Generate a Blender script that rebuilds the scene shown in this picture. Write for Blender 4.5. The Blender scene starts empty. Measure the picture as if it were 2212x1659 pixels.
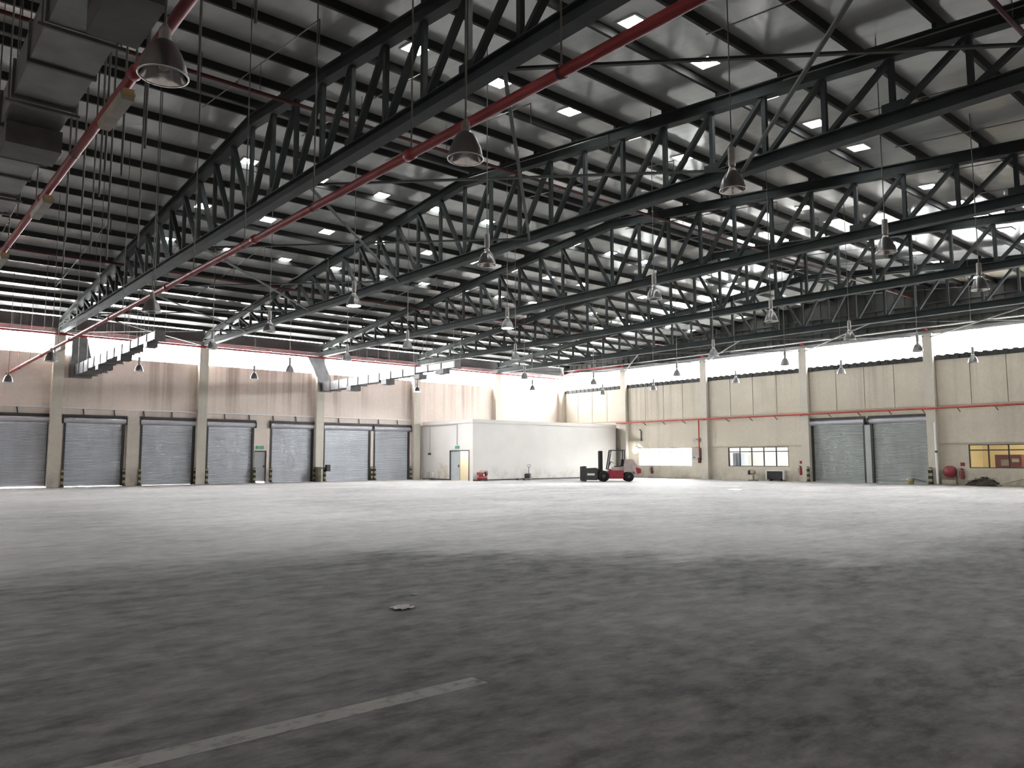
import bpy, math, random
from mathutils import Vector, Matrix
random.seed(7)
S = bpy.context.scene
COL = S.collection

# ------------------------------------------------------------------ camera
CAM_H, F_PX, PITCH, ROLL, YAW = 1.55, 1665.69, 0.0964866, -0.0018665, 0.7082929
_f = Vector((math.sin(YAW)*math.cos(PITCH), math.cos(YAW)*math.cos(PITCH), math.sin(PITCH)))
_r = Vector((math.cos(YAW), -math.sin(YAW), 0)); _u = _r.cross(_f)
_r2 = _r*math.cos(ROLL)+_u*math.sin(ROLL); _u2 = _u*math.cos(ROLL)-_r*math.sin(ROLL)
cam = bpy.data.cameras.new('camera'); cam.sensor_fit = 'HORIZONTAL'; cam.sensor_width = 36
cam.lens = F_PX/2212*36; cam.clip_start = .05; cam.clip_end = 500
camo = bpy.data.objects.new('camera', cam); COL.objects.link(camo)
camo.matrix_world = Matrix(((_r2.x,_u2.x,-_f.x,0),(_r2.y,_u2.y,-_f.y,0),(_r2.z,_u2.z,-_f.z,CAM_H),(0,0,0,1)))
S.camera = camo

# ------------------------------------------------------------------ world, sun, exposure
W_STRENGTH = 50.0
w = bpy.data.worlds.new('world'); S.world = w; w.use_nodes = True
bg = w.node_tree.nodes['Background']; bg.inputs[0].default_value = (.97,.985,1,1); bg.inputs[1].default_value = W_STRENGTH
sun = bpy.data.lights.new('sun', 'SUN'); sun.energy = 300; sun.angle = .01
suno = bpy.data.objects.new('sun', sun); COL.objects.link(suno)
suno.rotation_euler = Vector((-.02,.17,-1)).to_track_quat('-Z','Y').to_euler()
S.view_settings.view_transform = 'Standard'; S.view_settings.look = 'None'
S.view_settings.exposure = 0.0; S.view_settings.gamma = 1.0
S.view_settings.use_curve_mapping = False
S.cycles.max_bounces = 6; S.cycles.diffuse_bounces = 4; S.cycles.glossy_bounces = 3
S.cycles.use_adaptive_sampling = True; S.cycles.adaptive_threshold = .15; S.cycles.adaptive_min_samples = 16
S.cycles.transparent_max_bounces = 12
S.cycles.sample_clamp_indirect = 60
S.cycles.use_denoising = True

# ------------------------------------------------------------------ dimensions
D1, D2 = 49.66, 48.53            # inner faces of shutter wall (Y) and gable wall (X)
XB = -7.36                        # wall behind, to the left
X0, SP = 8.655, 8.009             # first visible truss, bay
YR = 22.1; NP = 18; PW = (D1-YR)/NP
YB = YR-(D1-YR)                   # wall behind the camera
ZT, SL = 11.88, .09
def zc(y): return ZT-SL*abs(y-YR)        # top of truss / underside of purlins
def zr(y): return zc(y)+.36              # underside of roof sheet
ZBOT = 8.80

def portal(name, loc, rot, sx, sy):
    l = bpy.data.lights.new(name, 'AREA'); l.shape = 'RECTANGLE'; l.size = sx; l.size_y = sy
    l.cycles.is_portal = True
    o = bpy.data.objects.new(name, l); COL.objects.link(o); o.location = loc; o.rotation_euler = rot
    return o
portal('portal_clerestory_left', ((XB+D2)/2, D1+.3, 8.07), (math.radians(-90),0,0), D2-XB, 1.15)
portal('portal_clerestory_right', (D2+.3, (YB+D1)/2, 8.2), (0,math.radians(90),0), 1.2, D1-YB)
portal('portal_window', (D2+.4, 38.3, 1.68), (0,math.radians(90),0), 1.4, 5.2)

# ------------------------------------------------------------------ mesh helpers
class MB:
    def __init__(s): s.v=[]; s.f=[]; s.sm=[]
    def add(s, vs, fs, smooth=False):
        n=len(s.v); s.v += [tuple(v) for v in vs]
        s.f += [tuple(n+i for i in f) for f in fs]; s.sm += [smooth]*len(fs); return s
    def box(s, x0,y0,z0,x1,y1,z1):
        return s.add([(x0,y0,z0),(x1,y0,z0),(x1,y1,z0),(x0,y1,z0),(x0,y0,z1),(x1,y0,z1),(x1,y1,z1),(x0,y1,z1)],
            [(0,3,2,1),(4,5,6,7),(0,1,5,4),(1,2,6,5),(2,3,7,6),(3,0,4,7)])
    def bar(s, p, q, w, h, up=(0,0,1)):
        p=Vector(p); q=Vector(q); d=(q-p).normalized(); up=Vector(up)
        if abs(d.dot(up))>.99: up=Vector((1,0,0))
        a=d.cross(up).normalized()*w/2; b=a.cross(d).normalized()*h/2
        vs=[p-a-b,p+a-b,p+a+b,p-a+b,q-a-b,q+a-b,q+a+b,q-a+b]
        return s.add(vs,[(0,3,2,1),(4,5,6,7),(0,1,5,4),(1,2,6,5),(2,3,7,6),(3,0,4,7)])
    def ibeam(s, p, q, w, h, t=.025):
        p=Vector(p); q=Vector(q); d=(q-p).normalized(); a=d.cross(Vector((0,0,1))).normalized(); b=a.cross(d)
        s.bar(p+b*(h-t)/2,q+b*(h-t)/2,w,t); s.bar(p-b*(h-t)/2,q-b*(h-t)/2,w,t); s.bar(p,q,t*1.2,h-2*t); return s
    def tube(s, pts, r, n=8, cap=True):
        pts=[Vector(p) for p in pts]; rings=[]
        for i,p in enumerate(pts):
            d=((pts[min(i+1,len(pts)-1)]-pts[max(i-1,0)])).normalized()
            u=Vector((0,0,1)) if abs(d.z)<.95 else Vector((1,0,0))
            a=d.cross(u).normalized(); b=a.cross(d)
            rr = r[i] if isinstance(r,(list,tuple)) else r
            rings.append([p+(a*math.cos(2*math.pi*k/n)+b*math.sin(2*math.pi*k/n))*rr for k in range(n)])
        vs=[v for g in rings for v in g]; fs=[]
        for i in range(len(pts)-1):
            for k in range(n): fs.append((i*n+k,i*n+(k+1)%n,(i+1)*n+(k+1)%n,(i+1)*n+k))
        s.add(vs,fs,True)
        if cap: s.add(rings[0],[tuple(range(n))]); s.add(rings[-1],[tuple(reversed(range(n)))])
        return s
    def lathe(s, prof, c=(0,0,0), n=20, axis='z'):
        vs=[];fs=[]
        for r,z in prof:
            for k in range(n):
                a=2*math.pi*k/n; x,y=r*math.cos(a),r*math.sin(a)
                if axis=='z': vs.append((c[0]+x,c[1]+y,c[2]+z))
                elif axis=='y': vs.append((c[0]+x,c[1]+z,c[2]+y))
                else: vs.append((c[0]+z,c[1]+x,c[2]+y))
        for i in range(len(prof)-1):
            for k in range(n): fs.append((i*n+k,i*n+(k+1)%n,(i+1)*n+(k+1)%n,(i+1)*n+k))
        return s.add(vs,fs,True)
    def prism(s, poly, y0, y1):           # polygon in (x,z) extruded along y
        n=len(poly); vs=[(x,y0,z) for x,z in poly]+[(x,y1,z) for x,z in poly]
        return s.add(vs,[tuple(range(n)),tuple(reversed(range(n,2*n)))]+[(i,n+i,n+(i+1)%n,(i+1)%n) for i in range(n)])
    def mesh(s, name, off=(0,0,0), mat=None):
        me=bpy.data.meshes.new(name); o=Vector(off)
        me.from_pydata([tuple(Vector(v)-o) for v in s.v],[],s.f)
        me.polygons.foreach_set('use_smooth', s.sm); me.update()
        import bmesh
        b=bmesh.new(); b.from_mesh(me); bmesh.ops.recalc_face_normals(b,faces=b.faces); b.to_mesh(me); b.free()
        if mat: me.materials.append(mat)
        return me
    def build(s, name, mat, parent=None, local=False, loc=None):
        """world-space vertices; loc gives the object's own origin"""
        if parent is not None:
            off=(0,0,0) if local else parent['_o']
            o=bpy.data.objects.new(name, s.mesh(name,off,mat)); o.parent=parent
            o['_o']=off if not local else (0,0,0)
            if not local: o['_o']=tuple(parent['_o'])
        else:
            off=loc or (0,0,0)
            o=bpy.data.objects.new(name, s.mesh(name,off,mat)); o.location=off; o['_o']=tuple(off)
        COL.objects.link(o); return o
def empty(name, loc, rz=0):
    o=bpy.data.objects.new(name,None); o.empty_display_size=.2; o.location=loc; o.rotation_euler=(0,0,rz)
    o['_o']=tuple(loc); COL.objects.link(o); return o
def tag(o, label=None, cat=None, group=None, kind=None):
    if label: o['label']=label
    if cat: o['category']=cat
    if group: o['group']=group
    if kind: o['kind']=kind
    return o
def structure(o,label,cat): return tag(o,label,cat,None,'structure')
def put(name, me, parent, loc=(0,0,0), rz=0):
    o=bpy.data.objects.new(name,me); o.parent=parent; o.location=loc; o.rotation_euler=(0,0,rz)
    o['_o']=tuple(parent['_o']); COL.objects.link(o); return o
def copy_tree(o, parent=None):
    c=o.copy(); COL.objects.link(c); c.parent=parent
    for ch in list(o.children): copy_tree(ch,c)
    return c
ORD=['first','second','third','fourth','fifth','sixth','seventh','eighth','ninth']

# ------------------------------------------------------------------ materials
def mat(name, col, rough=.6, metal=0, spec=.5, noise=0, nscale=2.0, emis=0, ecol=None, bump=0, bscale=30):
    m=bpy.data.materials.new(name); m.use_nodes=True; nt=m.node_tree; b=nt.nodes['Principled BSDF']
    b.inputs['Base Color'].default_value=(*col,1); b.inputs['Roughness'].default_value=rough
    b.inputs['Metallic'].default_value=metal; b.inputs['Specular IOR Level'].default_value=spec
    if emis:
        b.inputs['Emission Color'].default_value=(*(ecol or col),1); b.inputs['Emission Strength'].default_value=emis
    tc=nt.nodes.new('ShaderNodeTexCoord')
    if noise:
        n=nt.nodes.new('ShaderNodeTexNoise'); n.inputs['Scale'].default_value=nscale; n.inputs['Detail'].default_value=5
        nt.links.new(tc.outputs['Object'],n.inputs['Vector'])
        r=nt.nodes.new('ShaderNodeMapRange'); r.inputs['From Min'].default_value=.3; r.inputs['From Max'].default_value=.7
        r.inputs['To Min'].default_value=1-noise; r.inputs['To Max'].default_value=1+noise*.6
        nt.links.new(n.outputs['Fac'],r.inputs['Value'])
        x=nt.nodes.new('ShaderNodeVectorMath'); x.operation='SCALE'; x.inputs[0].default_value=col
        nt.links.new(r.outputs[0],x.inputs['Scale']); nt.links.new(x.outputs[0],b.inputs['Base Color'])
    if bump:
        n=nt.nodes.new('ShaderNodeTexNoise'); n.inputs['Scale'].default_value=bscale; n.inputs['Detail'].default_value=4
        nt.links.new(tc.outputs['Object'],n.inputs['Vector'])
        bp=nt.nodes.new('ShaderNodeBump'); bp.inputs['Strength'].default_value=bump; bp.inputs['Distance'].default_value=.02
        nt.links.new(n.outputs['Fac'],bp.inputs['Height']); nt.links.new(bp.outputs[0],b.inputs['Normal'])
    return m
def N(nt,t,**k):
    n=nt.nodes.new(t)
    for a,v in k.items():
        if a in n.inputs: n.inputs[a].default_value=v
        else: setattr(n,a,v)
    return n
def mixc(nt,fac,a,b):
    m=nt.nodes.new('ShaderNodeMix'); m.data_type='RGBA'
    for i,s in ((0,fac),(6,a),(7,b)):
        if isinstance(s,(tuple,float,int)): m.inputs[i].default_value=s if not isinstance(s,tuple) else (*s,1)[:4]
        else: nt.links.new(s,m.inputs[i])
    return m.outputs[2]
def rng(nt,src,a,b,c=0,d=1,smooth=False):
    r=nt.nodes.new('ShaderNodeMapRange'); r.inputs[1].default_value=a; r.inputs[2].default_value=b
    r.inputs[3].default_value=c; r.inputs[4].default_value=d
    if smooth: r.interpolation_type='SMOOTHSTEP'
    nt.links.new(src,r.inputs[0]); return r.outputs[0]
def mth(nt,op,a,b=None):
    m=nt.nodes.new('ShaderNodeMath'); m.operation=op
    for i,s in ((0,a),(1,b)):
        if s is None: continue
        if isinstance(s,(int,float)): m.inputs[i].default_value=s
        else: nt.links.new(s,m.inputs[i])
    return m.outputs[0]
def wpos(nt):
    g=nt.nodes.new('ShaderNodeNewGeometry'); return g.outputs['Position']
def nz(nt,vec,scale,detail=4,sx=1,sy=1,sz=1,rough=.55):
    mp=nt.nodes.new('ShaderNodeMapping'); mp.inputs['Scale'].default_value=(sx,sy,sz); nt.links.new(vec,mp.inputs['Vector'])
    n=nt.nodes.new('ShaderNodeTexNoise'); n.inputs['Scale'].default_value=scale; n.inputs['Detail'].default_value=detail
    n.inputs['Roughness'].default_value=rough; nt.links.new(mp.outputs[0],n.inputs['Vector']); return n.outputs['Fac']

def concrete_wall(name, col, streak=(.13,.11,.09), amt=.8, zt=7.5):
    m=bpy.data.materials.new(name); m.use_nodes=True; nt=m.node_tree; b=nt.nodes['Principled BSDF']
    b.inputs['Roughness'].default_value=.75; b.inputs['Specular IOR Level'].default_value=.25
    p=wpos(nt)
    big=nz(nt,p,.5,4); fine=nz(nt,p,6,5)
    base=mixc(nt,rng(nt,big,.3,.7),tuple(c*.86 for c in col),col)
    base=mixc(nt,rng(nt,fine,.35,.75,0,.25),base,tuple(c*.6 for c in col))
    # rain streaks running down from the top of the wall
    st=nz(nt,p,2.3,4,1,1,.03); st2=nz(nt,p,.22,2,1,1,.1)
    sep=nt.nodes.new('ShaderNodeSeparateXYZ'); nt.links.new(p,sep.inputs[0])
    zf=rng(nt,sep.outputs[2],4.2,zt,.25,1)
    k=mth(nt,'MULTIPLY',rng(nt,st,.47,.62),rng(nt,st2,.40,.58)); k=mth(nt,'MULTIPLY',k,zf); k=mth(nt,'MULTIPLY',k,amt)
    base=mixc(nt,k,base,streak); hz=mth(nt,'MULTIPLY',rng(nt,nz(nt,p,.35,5,1,1,.25),.42,.62,0,.22),zf); base=mixc(nt,hz,base,tuple(c*.55 for c in col))
    # scuffs low on the wall
    lo=mth(nt,'MULTIPLY',rng(nt,sep.outputs[2],0,1.0,.75,0),rng(nt,nz(nt,p,1.3,5),.42,.62))
    base=mixc(nt,lo,base,tuple(c*.45 for c in col))
    nt.links.new(base,b.inputs['Base Color'])
    bp=N(nt,'ShaderNodeBump'); bp.inputs['Strength'].default_value=.15; bp.inputs['Distance'].default_value=.01
    nt.links.new(fine,bp.inputs['Height']); nt.links.new(bp.outputs[0],b.inputs['Normal'])
    return m
M={}
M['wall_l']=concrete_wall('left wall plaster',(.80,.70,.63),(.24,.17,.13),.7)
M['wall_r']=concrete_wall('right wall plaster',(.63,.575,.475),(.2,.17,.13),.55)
M['col']=concrete_wall('column concrete',(.62,.58,.5),(.2,.17,.13),.4)
M['steel']=mat('dark green steel paint',(.03,.036,.036),.65,.0,.2,.35,1.2)
M['purlin']=mat('dark purlin paint',(.028,.029,.028),.65,0,.2,.3,.8)
M['grey_steel']=mat('grey steel paint',(.42,.42,.42),.5,.1,.4,.25,1.5)
M['fascia']=mat('grey fascia sheet',(.16,.16,.16),.6,.1,.3,.2,1)
M['galv']=mat('galvanised rod',(.16,.155,.14),.5,.6,.5,.2,3)
M['brace']=mat('brace paint',(.045,.05,.047),.6,0,.2,.2,2)
M['red']=mat('red pipe paint',(.30,.035,.04),.45,0,.4,.25,2)
M['red_dark']=mat('dark red main paint',(.07,.012,.013),.5,0,.4,.25,2)
M['red_wall']=mat('wall pipe red paint',(.42,.07,.05),.45,0,.4,.2,2)
M['white']=mat('off white paint',(.7,.7,.67),.6,0,.4,.1,2)
M['gable']=mat('dark gable cladding',(.05,.05,.047),.6,.2,.3,.3,.7)
M['black']=mat('black rubber',(.015,.015,.015),.6,0,.3)
M['darkgrey']=mat('dark grey metal',(.06,.06,.06),.5,.3,.4,.2,5)
M['guard']=None
M['tin']=mat('duct tin',(.25,.25,.255),.38,.75,.5,.25,2.5,bump=.15,bscale=9)
M['tin_dark']=mat('duct flange',(.13,.13,.13),.5,.5,.5,.2,3)
M['lamp_al']=mat('spun aluminium reflector',(.3,.29,.285),.3,.85,.5,.1,6)
M['lamp_in']=mat('mirror reflector lining',(.75,.75,.75),.12,1,.5)
M['lamp_rim']=mat('bright reflector rim',(.8,.8,.78),.25,.7,.5)
M['lamp_box']=mat('grey ballast housing',(.36,.34,.32),.5,.3,.4,.2,8)
M['bulb']=mat('unlit bulb glass',(.75,.75,.72),.15,0,.6)
M['bulb_on']=mat('lit bulb',(1,1,1),.3,emis=520,ecol=(.95,.98,1))
M['bulb_hot']=mat('brightest lit bulb',(1,1,1),.3,emis=2200,ecol=(.97,.99,1))
M['pane']=mat('translucent roof light',(.9,.9,.9),.4,emis=52,ecol=(.97,1,1))
M['frame_dark']=mat('dark window frame',(.035,.03,.025),.5,0,.4)
M['hose_red']=mat('fire red paint',(.24,.025,.03),.4,0,.5,.15,6)
M['fork_red']=mat('forklift red paint',(.30,.025,.04),.35,0,.5,.15,5)
M['fork_pale']=mat('forklift pale counterweight',(.42,.34,.32),.5,0,.4,.2,4)
M['tyre']=mat('tyre rubber',(.02,.02,.02),.8,0,.2,.2,8)
M['yellow']=mat('faded yellow paint',(.45,.4,.12),.6,0,.3,.25,6)
M['ochre']=mat('ochre plastic end',(.55,.42,.2),.5,0,.3)
M['fitting']=mat('pale fitting cover',(.45,.42,.37),.5,0,.35,.2,5)
M['green']=mat('exit sign green',(.08,.26,.18),.4,emis=.12,ecol=(.05,.5,.3))
M['door_grey']=mat('grey door paint',(.36,.38,.38),.5,0,.4,.1,3)
M['ground']=mat('yard concrete',(.72,.72,.7),.8,0,.2,.12,.5); M['asphalt']=mat('yard asphalt',(.12,.12,.12),.85,0,.2,.2,.5)
M['room']=mat('annex white wall',(.75,.74,.72),.7,0,.3,.05,1)
M['room_warm']=mat('annex cream wall',(.75,.68,.5),.7,0,.3,.05,1)
M['tube_warm']=mat('warm ceiling tube',(1,.85,.55),.5,emis=26,ecol=(1,.86,.58))
M['tube_cool']=mat('cool ceiling tube',(1,1,1),.5,emis=36,ecol=(1,.97,.95))
M['paper']=mat('crumpled white paper',(.86,.83,.81),.8,0,.2,.05,14)
M['tarp']=mat('dark scrap tarpaulin',(.05,.043,.033),.8,0,.2,.5,5)
M['timber']=mat('pale timber',(.35,.31,.24),.7,0,.2,.25,6)
M['beige_m']=mat('beige machine paint',(.36,.32,.24),.5,0,.4,.2,6)
M['white_rail']=mat('white rail',(.75,.75,.75),.45,0,.5)
M['lamp_glow']=mat('bulkhead glow',(1,1,1),.4,emis=55,ecol=(1,1,1))

def roof_foil():
    m=bpy.data.materials.new('roof underside foil'); m.use_nodes=True; nt=m.node_tree; b=nt.nodes['Principled BSDF']
    p=wpos(nt); n=nz(nt,p,1.1,5); l=nz(nt,p,3.2,3,1,.04,1)
    c=mixc(nt,rng(nt,n,.3,.7),(.40,.41,.41),(.48,.485,.475)); c=mixc(nt,rng(nt,l,.5,.7,0,.35),c,(.3,.3,.3))
    nt.links.new(c,b.inputs['Base Color']); b.inputs['Metallic'].default_value=.29
    nt.links.new(rng(nt,n,.3,.7,.17,.2),b.inputs['Roughness'])
    wv=N(nt,'ShaderNodeTexWave'); wv.inputs['Scale'].default_value=1.6; wv.bands_direction='X'
    nt.links.new(p,wv.inputs['Vector'])
    mx=mth(nt,'ADD',mth(nt,'MULTIPLY',wv.outputs['Fac'],.4),nz(nt,p,7,4))
    bp=N(nt,'ShaderNodeBump'); bp.inputs['Strength'].default_value=.05; bp.inputs['Distance'].default_value=.02
    nt.links.new(mx,bp.inputs['Height']); nt.links.new(bp.outputs[0],b.inputs['Normal']); return m
M['foil']=roof_foil()
def floor_mat():
    m=bpy.data.materials.new('stained concrete floor'); m.use_nodes=True; nt=m.node_tree; b=nt.nodes['Principled BSDF']
    p=wpos(nt)
    sep=nt.nodes.new('ShaderNodeSeparateXYZ'); nt.links.new(p,sep.inputs[0]); X,Y=sep.outputs[0],sep.outputs[1]
    big=nz(nt,p,.16,5,1,1,1,.6); mid=nz(nt,p,.75,6,.55,1.35,1,.62); fine=nz(nt,p,3.2,9,.75,1.25,1,.70); grain=nz(nt,p,40,3)
    light=(.50,.485,.475); dark=(.038,.033,.029)
    t=mth(nt,'ADD',mth(nt,'MULTIPLY',rng(nt,big,.36,.64),.34),mth(nt,'MULTIPLY',rng(nt,mid,.38,.62),.34))
    t=mth(nt,'ADD',t,mth(nt,'MULTIPLY',rng(nt,fine,.38,.62),.42))
    # traffic dirt nearer the camera, deepened to paint in the light falloff
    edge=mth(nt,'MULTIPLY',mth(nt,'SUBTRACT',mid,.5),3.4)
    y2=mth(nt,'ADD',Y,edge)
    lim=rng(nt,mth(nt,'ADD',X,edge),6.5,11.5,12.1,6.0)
    dirt_falloff=rng(nt,mth(nt,'SUBTRACT',y2,lim),-1.6,1.3,1,0,True)
    t=mth(nt,'SUBTRACT',t,mth(nt,'MULTIPLY',dirt_falloff,.44))
    c=mixc(nt,rng(nt,t,-.25,.9),dark,light)
    # dark blots
    bl=rng(nt,nz(nt,p,1.6,4,.5,1.4,1,.6),.64,.72,0,.5); c=mixc(nt,bl,c,(.12,.11,.105))
    # pale worn patches
    pw=rng(nt,nz(nt,p,2.4,7,.6,1.5,1,.66),.54,.66,0,.6); c=mixc(nt,pw,c,mixc(nt,dirt_falloff,(.46,.445,.435),(.24,.226,.214)))
    c=mixc(nt,rng(nt,grain,.4,.8,0,.2),c,(.1,.1,.1))
    nt.links.new(c,b.inputs['Base Color'])
    nt.links.new(rng(nt,mid,.3,.7,.6,.8),b.inputs['Roughness']); nt.links.new(rng(nt,dirt_falloff,0,1,.16,.04),b.inputs['Specular IOR Level'])
    bp=N(nt,'ShaderNodeBump'); bp.inputs['Strength'].default_value=.12; bp.inputs['Distance'].default_value=.01
    nt.links.new(fine,bp.inputs['Height']); nt.links.new(bp.outputs[0],b.inputs['Normal']); return m
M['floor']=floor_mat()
def line_mat():
    m=bpy.data.materials.new('worn white floor paint'); m.use_nodes=True; nt=m.node_tree; b=nt.nodes['Principled BSDF']
    p=wpos(nt); n=nz(nt,p,9,6,.7,1,1,.65)
    nt.links.new(mixc(nt,rng(nt,n,.28,.5),(.16,.15,.145),(.46,.455,.435)),b.inputs['Base Color']); b.inputs['Roughness'].default_value=.8; b.inputs['Specular IOR Level'].default_value=.05; return m
M['line']=line_mat()
def shutter_mat(name,col):
    m=bpy.data.materials.new(name); m.use_nodes=True; nt=m.node_tree; b=nt.nodes['Principled BSDF']
    p=wpos(nt); n=nz(nt,p,.9,4,1,1,.5); k=nz(nt,p,2.5,3,.12,.12,4)
    c=mixc(nt,rng(nt,n,.3,.7),tuple(x*.82 for x in col),col); c=mixc(nt,rng(nt,k,.5,.75,0,.3),c,tuple(x*.6 for x in col))
    nt.links.new(c,b.inputs['Base Color']); b.inputs['Roughness'].default_value=.5; b.inputs['Metallic'].default_value=.25; return m
M['shut']=shutter_mat('grey blue shutter paint',(.62,.64,.69))
M['shut_r']=shutter_mat('grey green shutter paint',(.44,.47,.46))
M['hood']=mat('shutter hood metal',(.5,.5,.54),.4,.35,.5,.1,2)
def guard_mat():
    m=bpy.data.materials.new('striped guard paint'); m.use_nodes=True; nt=m.node_tree; b=nt.nodes['Principled BSDF']
    p=wpos(nt); sep=nt.nodes.new('ShaderNodeSeparateXYZ'); nt.links.new(p,sep.inputs[0])
    s=mth(nt,'GREATER_THAN',mth(nt,'FRACT',mth(nt,'MULTIPLY',sep.outputs[2],3.0)),.5)
    c=mixc(nt,s,(.02,.02,.018),(.30,.27,.14)); nt.links.new(c,b.inputs['Base Color']); b.inputs['Roughness'].default_value=.7; return m
M['guard']=guard_mat()
def partition_mat():
    m=bpy.data.materials.new('partition paint'); m.use_nodes=True; nt=m.node_tree; b=nt.nodes['Principled BSDF']
    p=wpos(nt); sep=nt.nodes.new('ShaderNodeSeparateXYZ'); nt.links.new(p,sep.inputs[0])
    n=nz(nt,p,.6,4); c=mixc(nt,rng(nt,n,.3,.7),(.53,.51,.485),(.58,.56,.535))
    # brown stain beside the door, scuffs along the foot
    q=nz(nt,p,2.2,5); on=mth(nt,'MULTIPLY',rng(nt,sep.outputs[1],45.9,46.1),rng(nt,sep.outputs[1],47.4,47.1))
    on=mth(nt,'MULTIPLY',on,rng(nt,sep.outputs[2],1.35,1.1)); on=mth(nt,'MULTIPLY',on,rng(nt,q,.38,.55,0,.75))
    on=mth(nt,'MULTIPLY',on,rng(nt,sep.outputs[0],33.4,33.3))
    c=mixc(nt,on,c,(.40,.32,.23))
    lo=mth(nt,'MULTIPLY',rng(nt,sep.outputs[2],0,1.1,.8,0),rng(nt,nz(nt,p,1.5,5),.46,.66)); c=mixc(nt,lo,c,(.33,.3,.25))
    nt.links.new(c,b.inputs['Base Color']); b.inputs['Roughness'].default_value=.55; return m
M['part']=partition_mat()
def glass_mat():
    m=bpy.data.materials.new('window glass'); m.use_nodes=True; nt=m.node_tree; nt.nodes.clear()
    o=nt.nodes.new('ShaderNodeOutputMaterial'); t=nt.nodes.new('ShaderNodeBsdfTransparent'); g=nt.nodes.new('ShaderNodeBsdfGlossy')
    t.inputs[0].default_value=(.92,.94,.93,1); g.inputs['Roughness'].default_value=.05
    x=nt.nodes.new('ShaderNodeMixShader'); x.inputs[0].default_value=.07
    nt.links.new(t.outputs[0],x.inputs[1]); nt.links.new(g.outputs[0],x.inputs[2]); nt.links.new(x.outputs[0],o.inputs[0]); return m
M['glass']=glass_mat()

# ------------------------------------------------------------------ setting
def grid_cells(u0,u1,v0,v1,holes):
    us=sorted({u0,u1,*[h[0] for h in holes],*[h[1] for h in holes]}); vs=sorted({v0,v1,*[h[2] for h in holes],*[h[3] for h in holes]})
    us=[u for u in us if u0<=u<=u1]; vs=[v for v in vs if v0<=v<=v1]
    for a,b in zip(us,us[1:]):
        run=None
        for c,d in zip(vs,vs[1:]):
            m=((a+b)/2,(c+d)/2)
            if any(h[0]<m[0]<h[1] and h[2]<m[1]<h[3] for h in holes):
                if run: yield (a,b,run[0],run[1]); run=None
            else: run=(run[0],d) if run else (c,d)
        if run: yield (a,b,run[0],run[1])

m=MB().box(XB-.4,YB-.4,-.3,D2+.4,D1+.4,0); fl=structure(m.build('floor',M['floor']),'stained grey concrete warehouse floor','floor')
m=MB().box(.75,4.315,.0002,3.47,4.495,.0008); ln=m.build('painted_line',M['line'],fl); tag(ln,'worn white painted line')
m=MB().box(-120,-120,-.5,160,170,-.32); structure(m.build('ground',M['asphalt']),'dark asphalt yard around the building','ground')  # unseen ground, kept dark so little light bounces in on the right
m=MB().box(XB-.4,D1+.4,-.32,D2+.4,D1+40,-.02); structure(m.build('apron',M['ground']),'pale loading apron outside the shutter wall, widened to bounce light inside','apron')  # made pale and wide to bounce light up onto the left roof

# left wall with shutter openings
SHUT=[(5.2,8.45,.06),(9.14,12.3,.03),(13.2,16.35,.006),(17.1,20.15,0),(21.3,24.35,0),(25.15,28.88,0),(29.17,32.25,0)]
holes=[(a,b,0,3.7) for a,b,_ in SHUT]+[(20.22,21.06,0,2.1)]
m=MB()
for a,b,c,d in grid_cells(XB,D2+.4,0,7.5,holes): m.box(a,D1,c,b,D1+.25,d)
wl=structure(m.build('wall_left',M['wall_l']),'beige streaked wall with roller shutters below a clerestory strip','wall')
MB().box(XB,D1+.12,8.68,D2+.4,D1+.25,9.68).build('fascia_panel',M['fascia'],wl)
MB().ibeam((XB,D1-.05,8.83),(D2,D1-.05,8.83),.22,.26).build('eave_beam',M['grey_steel'],wl)
MB().box(XB,D1-.12,4.44,33.0,D1,4.5).build('ledge_rail',M['white_rail'],wl)
for i in range(6):
    x=X0+i*SP if i<5 else D2-.3
    MB().box(x-.28,D1-.42,0,x+.28,D1-.001,8.68).build('column',M['col'],wl)
MB().box(12.42,D1-.2,0,13.08,D1-.001,4.05).build('pier',M['col'],wl)
x=-.9+6.1
while x<32.5:
    MB().bar((x,D1-.06,4.44),(x+.05,D1-.06,4.08),.035,.06).build('bracket',M['darkgrey'],wl); x+=1.62
m=MB().tube([(24.8,D1-.3,.12),(24.8,D1-.3,4.0)],.11,10); dp=m.build('downpipe',M['white_rail'],wl)

# gable wall on the right
WIN=[(35.7,40.9,.97,2.36),(27.75,32.52,.97,2.33),(11.6,16.6,.97,2.3)]
SHR=(18.57,26.03)
holes=[w_ for w_ in WIN]+[(SHR[0],SHR[1],0,3.8)]
m=MB()
for a,b,c,d in grid_cells(YB,D1+.25,0,7.3,holes): m.box(D2,a,c,D2+.25,b,d)
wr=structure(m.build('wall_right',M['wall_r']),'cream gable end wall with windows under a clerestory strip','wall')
YC=[42.2,34.3,26.33,18.4,10.45,2.5]
for y in YC: MB().box(D2-.36,y-.27,0,D2-.001,y+.27,8.9).build('column',M['col'],wr)
# precast upper panels with open joints
edges=[D1]+YC+[YB]
for a,b in zip(edges,edges[1:]):
    hi,lo=a-.29,b+.29; n=4
    for k in range(n):
        y1=hi-(hi-lo)*k/n-.02; y0=hi-(hi-lo)*(k+1)/n+.02
        MB().box(D2-.07,y0,4.62,D2-.001,y1,7.29).build('wall_panel',M['wall_r'],wr)
    if not (hi>22>lo): MB().box(D2-.09,lo,2.40,D2-.001,hi,2.95).build('lintel_band',M['wall_r'],wr)
    else: MB().box(D2-.06,lo,4.0,D2-.001,hi,4.25).build('lintel_band',M['wall_r'],wr)
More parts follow.
